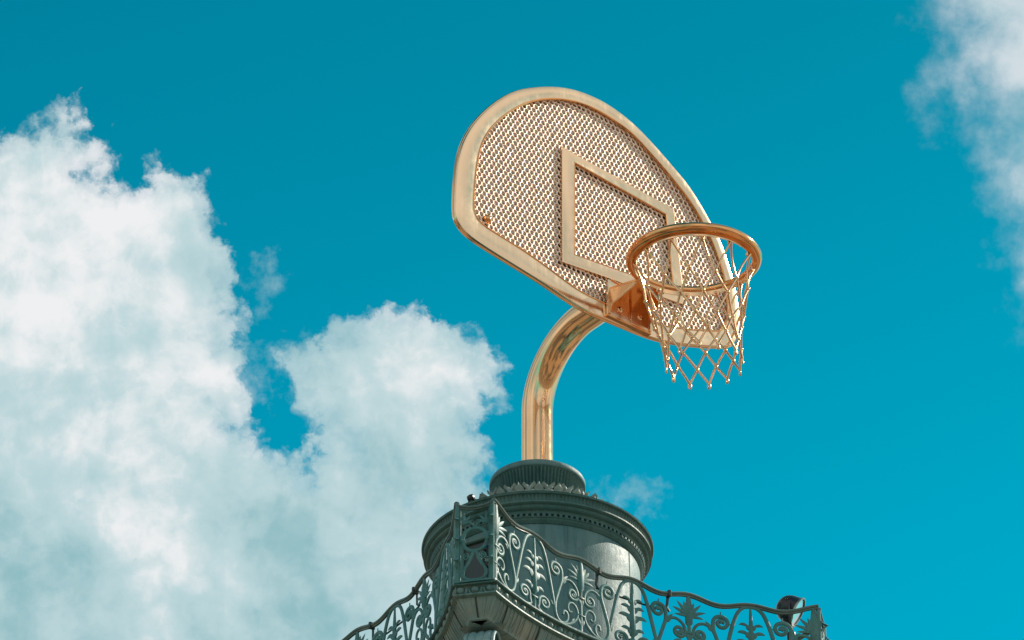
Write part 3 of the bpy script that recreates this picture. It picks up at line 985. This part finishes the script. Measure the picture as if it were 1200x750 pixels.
# bracket
wl=to2(bp(713,360,.085)); wr=to2(bp(762,380,.085))
bl=to2(bp(717,379)); br=to2(bp(762,396.5)); tl_=to2(bp(711,334)); tr_=to2(bp(761,350))
u0,u1=wl[0],wr[0]; v0=(bl[1]+br[1])/2+.03; v1=v0+.50
mb=MB()
Mb=Matrix(((BU.x,0,BN.x),(BU.y,0,BN.y),(0,1,0))).to_4x4()
Mb=Matrix(((BU.x,up.x,BN.x),(BU.y,up.y,BN.y),(BU.z,up.z,BN.z))).to_4x4()
box(mb,from2((u0+u1)/2,(v0+v1)/2,.062),u1-u0,v1-v0,.045,Mb,.008)
brk=mb.build('mounting_bracket',GOLD_FRAME,hoop,30)
def slab(mb,poly,thick,along):
    n=len(poly); a=[p-along*(thick/2) for p in poly]; b=[p+along*(thick/2) for p in poly]
    fs=[list(range(n))[::-1],[n+k for k in range(n)]]+[[k,(k+1)%n,n+(k+1)%n,n+k] for k in range(n)]
    mb.add(a+b,fs)
hz=hp.z-W2L(BP).z; 
hu=(hp-W2L(BP)).dot(BU)
armo=(hp-W2L(BP)).dot(BN)-RR
ztop=hz-.035
for s,uu in((-1,u0+.012),(1,u1-.012)):
    mb=MB()
    e=uu+(hu-uu)*.35
    if s<0: poly=[from2(uu,v0,.05),from2(uu,v0,.10),from2(uu,v0+.12,.13),from2(e,ztop-.05,armo-.02),from2(e,ztop,armo+.03),from2(uu,ztop,.05)]
    else: poly=[from2(uu,v0,.05),from2(uu,v0,.105),from2(uu,v1-.12,.115),from2(e,ztop-.04,armo-.04),from2(e,ztop,armo+.03),from2(uu,ztop,.05)]
    slab(mb,poly,.022,BU); mb.build('gusset',GOLD,brk,20)
mb=MB()
poly=[from2(u0,ztop,.05),from2(u1,ztop,.05),from2(u1+(hu-u1)*.35,ztop,armo+.05),from2(u0+(hu-u0)*.35,ztop,armo+.05)]
slab(mb,poly,.03,up); mb.build('arm_plate',GOLD_DEEP,brk,20)
mb=MB()
um=(u0+u1)/2+.02
tube(mb,[from2(um,v0+.02,.086),from2(um,v1-.10,.086),from2(um-.03,v1-.03,.086),from2(u0+.05,v1-.0,.086)],.014,8)
mb.build('rib',GOLD_DEEP,brk,50)
mb=MB(); box(mb,from2((u0+u1)/2,v0-.012,.05),u1-u0+.03,.03,.075,Mb,.006)
mb.build('lower_lip',GOLD_DEEP,brk,30)
for (du,dv) in((.28,.28),(.76,.32),(.22,.75),(.72,.80)):
    mb=MB(); c=from2(u0+(u1-u0)*du,v0+(v1-v0)*dv,.084)
    Mx=Matrix.Translation(c)@axes(BN)
    lathe(mb,[(.044,0),(.044,.006),(.034,.010)],24,Mx,capends=True)
    lathe(mb,[(.030,.008),(.030,.024),(.024,.031),(0,.033)],6,Mx,capends=False); mb.uv={}
    mb.build('bolt',GOLD,brk,30)

# ------------------------------------------------------------------ floodlights and small lamp
pf=side_pt(HA-.23,0,-.34)
floodlight(Vector((pf.x,pf.y,0)),ZF,(.88,-.12,-.50),'black domed floodlight behind the railing at the right corner of the balcony',.165,1.13)
pf=(A_+B_)/2-cn*.5+cd_*.06
floodlight(Vector((pf.x,pf.y,0)),ZF,(-.35,.2,-.9),'dark floodlight behind the railing at the front cut corner of the balcony',.12,.62)
# small dark lamp on the cornice edge
dl=(at_depth(552,590,49)-CAM)
lp=None
for k in range(400):
    a=PI+ PI*k/400
    q=Vector((AX+1.27*math.cos(a),AY+1.27*math.sin(a),ZC+.035))
    d=q-CAM; px=600+FPX*d.x/d.dot(F)
    if q.y<AY and abs(px-552)<.6: lp=q
if lp is None: lp=Vector((AX-.78,AY-1.0,ZC+.035))
lamp=empty('cornice_lamp',lp,'small dark round lamp sitting on the left edge of the cornice','lamp')
mb=MB(); lathe(mb,[(0,-.03),(.045,-.03),(.045,.0),(.02,.01),(.02,.05)],16,capends=False); mb.uv={}; mb.build('lamp_foot',BLACK_M,lamp)
mb=MB(); lathe(mb,[(0,-.05),(.03,-.045),(.045,-.01),(.04,.03),(0,.045)],16,Matrix.Translation((0,0,.075))@axes((.9,-.2,.2)),capends=False); mb.uv={}; mb.build('lamp_head',BLACK_M,lamp)

# ------------------------------------------------------------------ ground
m,nt,b=new_mat('pale_stone_paving')
tc=nt.n.new('ShaderNodeTexCoord').outputs['Object']
n1=nt.noise(tc,.05,5,.6); n2=nt.noise(tc,.9,4,.6)
br_=nt.n.new('ShaderNodeTexBrick'); nt._in(br_.inputs['Vector'],tc); br_.inputs['Scale'].default_value=1.0
br_.inputs['Color1'].default_value=(.42,.29,.17,1); br_.inputs['Color2'].default_value=(.36,.25,.15,1); br_.inputs['Mortar'].default_value=(.12,.09,.07,1)
br_.inputs['Mortar Size'].default_value=.012
c=nt.mix(nt.ss(n1,.4,.65,0,.5),br_.outputs[0],(.19,.14,.10))
c=nt.mix(nt.ss(n2,.5,.8,0,.35),c,(.33,.26,.19))
n5=nt.noise(tc,.035,3,.5,.4)
c=nt.mix(nt.ss(n5,.47,.53,0,.9),c,(.055,.05,.045))
nt._in(b.inputs['Base Color'],c); b.inputs['Roughness'].default_value=.8
mb=MB(); G=4000
mb.add([(-G,-G,0),(G,-G,0),(G,G,0),(-G,G,0)],[(0,1,2,3)])
g=mb.build('ground',m,None,0); g['kind']='structure'; g['label']='warm stone paving and asphalt far below the column'

# ------------------------------------------------------------------ light
SEL=R(38); SAZ=R(117)      # azimuth from the direction back to the camera, to the right
sdir=Vector((math.sin(SAZ)*math.cos(SEL),-math.cos(SAZ)*math.cos(SEL),math.sin(SEL)))
ld=bpy.data.lights.new('sun','SUN'); lo=bpy.data.objects.new('sun',ld); COL.objects.link(lo)
ld.energy=4.8; ld.angle=R(.5); ld.color=(1,.90,.76)
lo.rotation_euler=(-sdir).to_track_quat('-Z','Y').to_euler(); lo.location=(20,20,60)

w=bpy.data.worlds.new('World'); scene.world=w; w.use_nodes=True
nt=NT(w.node_tree); bg=w.node_tree.nodes['Background']
sky=nt.n.new('ShaderNodeTexSky'); sky.sky_type='NISHITA'; sky.sun_disc=False
sky.sun_elevation=SEL; sky.sun_rotation=math.atan2(sdir.x,sdir.y)
sky.altitude=0; sky.air_density=1; sky.dust_density=.6; sky.ozone_density=2.2
STR=.10
base=nt.mix(1.0,sky.outputs[0],(.0,1.34,1.16),'MULTIPLY')
gz=nt.n.new('ShaderNodeSeparateXYZ'); nt._in(gz.inputs[0],nt.n.new('ShaderNodeTexCoord').outputs['Generated'])
base=nt.vm('SCALE',base,None,nt.ss(gz.outputs[2],.47,.64,1.10,.84))
gen=nt.n.new('ShaderNodeTexCoord').outputs['Generated']
d=nt.vm('NORMALIZE',gen)
def N2(*a,**k): return nt.noise(*a,dim='2D',**k)
# world-fixed coordinates of the patch of sky beyond the column (units: 100 photo pixels)
dF=nt.vm('DOT_PRODUCT',d,tuple(F)); dX=nt.vm('DOT_PRODUCT',d,tuple(X)); dU=nt.vm('DOT_PRODUCT',d,tuple(U))
dFm=nt.m('MAXIMUM',dF,.05)
k=FPX/100
qx=nt.m('MULTIPLY',nt.m('DIVIDE',dX,dFm),k); qy=nt.m('MULTIPLY',nt.m('DIVIDE',dU,dFm),k)
q=nt.xyz(qx,qy,0)
# domain warp
def centred(col,amp): return nt.vm('MULTIPLY',nt.vm('SUBTRACT',col,(.5,.5,.5)),(amp,amp,0))
w1=centred(N2(q,.55,3,.5,out=1),1.1)
w2=centred(N2(q,2.2,5,.62,out=1),.62)
qa=nt.vm('ADD',nt.vm('ADD',q,w1),w2)
def C(x,y,r): return ((x-600)/100,(375-y)/100,r/100)
main=[C(60,270,98),C(-20,330,190),C(150,300,105),C(200,345,86),C(140,450,150),C(60,640,240),C(235,640,120),C(340,680,130),C(440,640,110),
      C(425,465,52),C(455,438,80),C(505,472,76),C(510,560,62),C(450,720,100),C(470,530,85),C(430,590,90),C(405,575,60),C(150,720,250),C(50,188,36),C(20,228,52)]
def blobs(lst,vec):
    acc=None
    for (x,y,r) in lst:
        v=nt.m('SUBTRACT',r,nt.vm('DISTANCE',vec,(x,y,0)))
        acc=v if acc is None else nt.m('SMOOTH_MAX',acc,v,.35)
    return acc
sd=blobs(main,qa)
fb=N2(q,1.0,7,.52); fb2=N2(q,3.4,7,.6)
def vor(vec,sc,det=3,rough=.55):
    v_=nt.n.new('ShaderNodeTexVoronoi'); v_.voronoi_dimensions='2D'; v_.feature='SMOOTH_F1'; v_.normalize=True
    nt._in(v_.inputs['Vector'],vec); v_.inputs['Scale'].default_value=sc; v_.inputs['Detail'].default_value=det
    v_.inputs['Roughness'].default_value=rough; v_.inputs['Lacunarity'].default_value=2.2; v_.inputs['Smoothness'].default_value=.35
    return v_.outputs['Distance']
qw=nt.vm('ADD',nt.vm('ADD',q,w2),(5.1,1.3,0))
pf1=vor(qw,1.15); pf2=vor(nt.vm('ADD',qw,(.13,.15,0)),1.15)
sd=nt.m('ADD',sd,nt.m('MULTIPLY',nt.m('SUBTRACT',fb,.5),.9))
sd=nt.m('ADD',sd,nt.m('MULTIPLY',nt.m('SUBTRACT',fb2,.5),.30))
sd=nt.m('ADD',sd,nt.m('MULTIPLY',nt.m('SUBTRACT',.32,pf1),.9))
m1=nt.m('ADD',nt.m('MULTIPLY',nt.ss(sd,-.10,.16),.72),nt.m('MULTIPLY',nt.ss(sd,.0,.45),.28))
# thin cloud on the right, wispy
right=[C(1245,60,125),C(1195,-20,115),C(1268,190,118),C(1285,300,98),C(1180,60,50)]
sr=blobs(right,qa)
sr=nt.m('ADD',sr,nt.m('MULTIPLY',nt.m('SUBTRACT',fb,.5),1.1)); sr=nt.m('ADD',sr,nt.m('MULTIPLY',nt.m('SUBTRACT',fb2,.5),.5))
m2=nt.m('MULTIPLY',nt.ss(sr,-.35,.95),.74)
# wisps
wis=[C(312,322,14),C(733,592,20),C(545,575,30),C(300,445,25),C(350,425,25),C(715,585,12)]
sw=blobs(wis,qa); sw=nt.m('ADD',sw,nt.m('MULTIPLY',nt.m('SUBTRACT',fb2,.5),1.2))
m3=nt.m('MULTIPLY',nt.ss(sw,-.18,.5),.42)
mask=nt.m('MAXIMUM',nt.m('MAXIMUM',m1,m2),m3)
# only around this patch of sky; elsewhere unseen thin cloud, added for the gold to reflect
near=nt.ss(dF,.970,.982)
gn=nt.noise(d,2.6,7,.6,.3)
bd=nt.vm('DOT_PRODUCT',d,tuple(Vector((.81,-.18,.56)).normalized()))
reflect_veil=nt.ss(bd,.62,.93,0,.4)  # bright cloud added out of view where the backboard's reflection looks
dz=nt.vm('DOT_PRODUCT',d,(0,0,1))
band=nt.m('MULTIPLY',nt.ss(dz,-.25,-.05),nt.ss(dz,.92,.70))  # ring of unseen cloud added for the pole's reflections
band=nt.m('MULTIPLY',band,nt.ss(gn,.36,.60,.30,1.0))
gm=nt.m('ADD',nt.m('ADD',band,reflect_veil),nt.ss(gn,.56,.72,.0,.5),clamp=True)
# cloud brightness: painted sun and shade on billows + thicker/greyer parts lower down
fa=N2(nt.vm('ADD',q,(3.7,8.1,0)),.42,6,.5)
f1=N2(nt.vm('ADD',q,(3.7,8.1,0)),.62,6,.5,.2)
f2=N2(nt.vm('ADD',nt.vm('ADD',q,(3.7,8.1,0)),(.22,.26,0)),.62,6,.5,.2)
g1=N2(nt.vm('ADD',qa,(9.3,2.2,0)),1.5,7,.55); g2=N2(nt.vm('ADD',nt.vm('ADD',qa,(9.3,2.2,0)),(.09,.12,0)),1.5,7,.55)
painted_relief=nt.m('ADD',nt.m('MULTIPLY',nt.m('SUBTRACT',f1,f2),2.0),nt.m('MULTIPLY',nt.m('SUBTRACT',g1,g2),.55))
painted_relief=nt.m('ADD',painted_relief,nt.m('MULTIPLY',nt.m('SUBTRACT',pf2,pf1),.55))
thick=nt.ss(sd,.0,2.6)
hgt_=nt.ss(qy,-3.6,1.2)                       # lower cloud greyer
lum=nt.m('ADD',nt.m('MULTIPLY_ADD',hgt_,.42,.38),painted_relief)
lum=nt.m('ADD',lum,nt.m('MULTIPLY',nt.m('SUBTRACT',fa,.5),1.8))
lum=nt.m('SUBTRACT',lum,nt.m('MULTIPLY',thick,.10))
lum=nt.m('MULTIPLY_ADD',lum,.8,.10)
inv=1/STR
def cc(r,g,b_): return tuple(x*inv for x in (r,g,b_))
ccol=nt.mix(nt.ss(lum,-.25,.5),cc(.27,.50,.54),cc(.50,.67,.70))
ccol=nt.mix(nt.ss(lum,.40,1.0),ccol,cc(.86,.87,.88))
far=nt.mix(nt.ss(gn,.4,.8),cc(.56,.60,.58),cc(.98,.93,.86))
nt.l.new(nt.mix(mask,base,ccol),bg.inputs[0]); bg.inputs[1].default_value=STR
bg2=nt.n.new('ShaderNodeBackground'); nt.l.new(nt.mix(gm,base,far),bg2.inputs[0]); bg2.inputs[1].default_value=STR
ms=nt.n.new('ShaderNodeMixShader'); nt.l.new(near,ms.inputs[0]); nt.l.new(bg2.outputs[0],ms.inputs[1]); nt.l.new(bg.outputs[0],ms.inputs[2])
nt.l.new(ms.outputs[0],w.node_tree.nodes['World Output'].inputs[0])

scene.view_settings.view_transform='Standard'; scene.view_settings.look='None'
scene.view_settings.exposure=0; scene.view_settings.gamma=1
scene.render.engine='CYCLES'
scene.cycles.max_bounces=8; scene.cycles.use_denoising=True
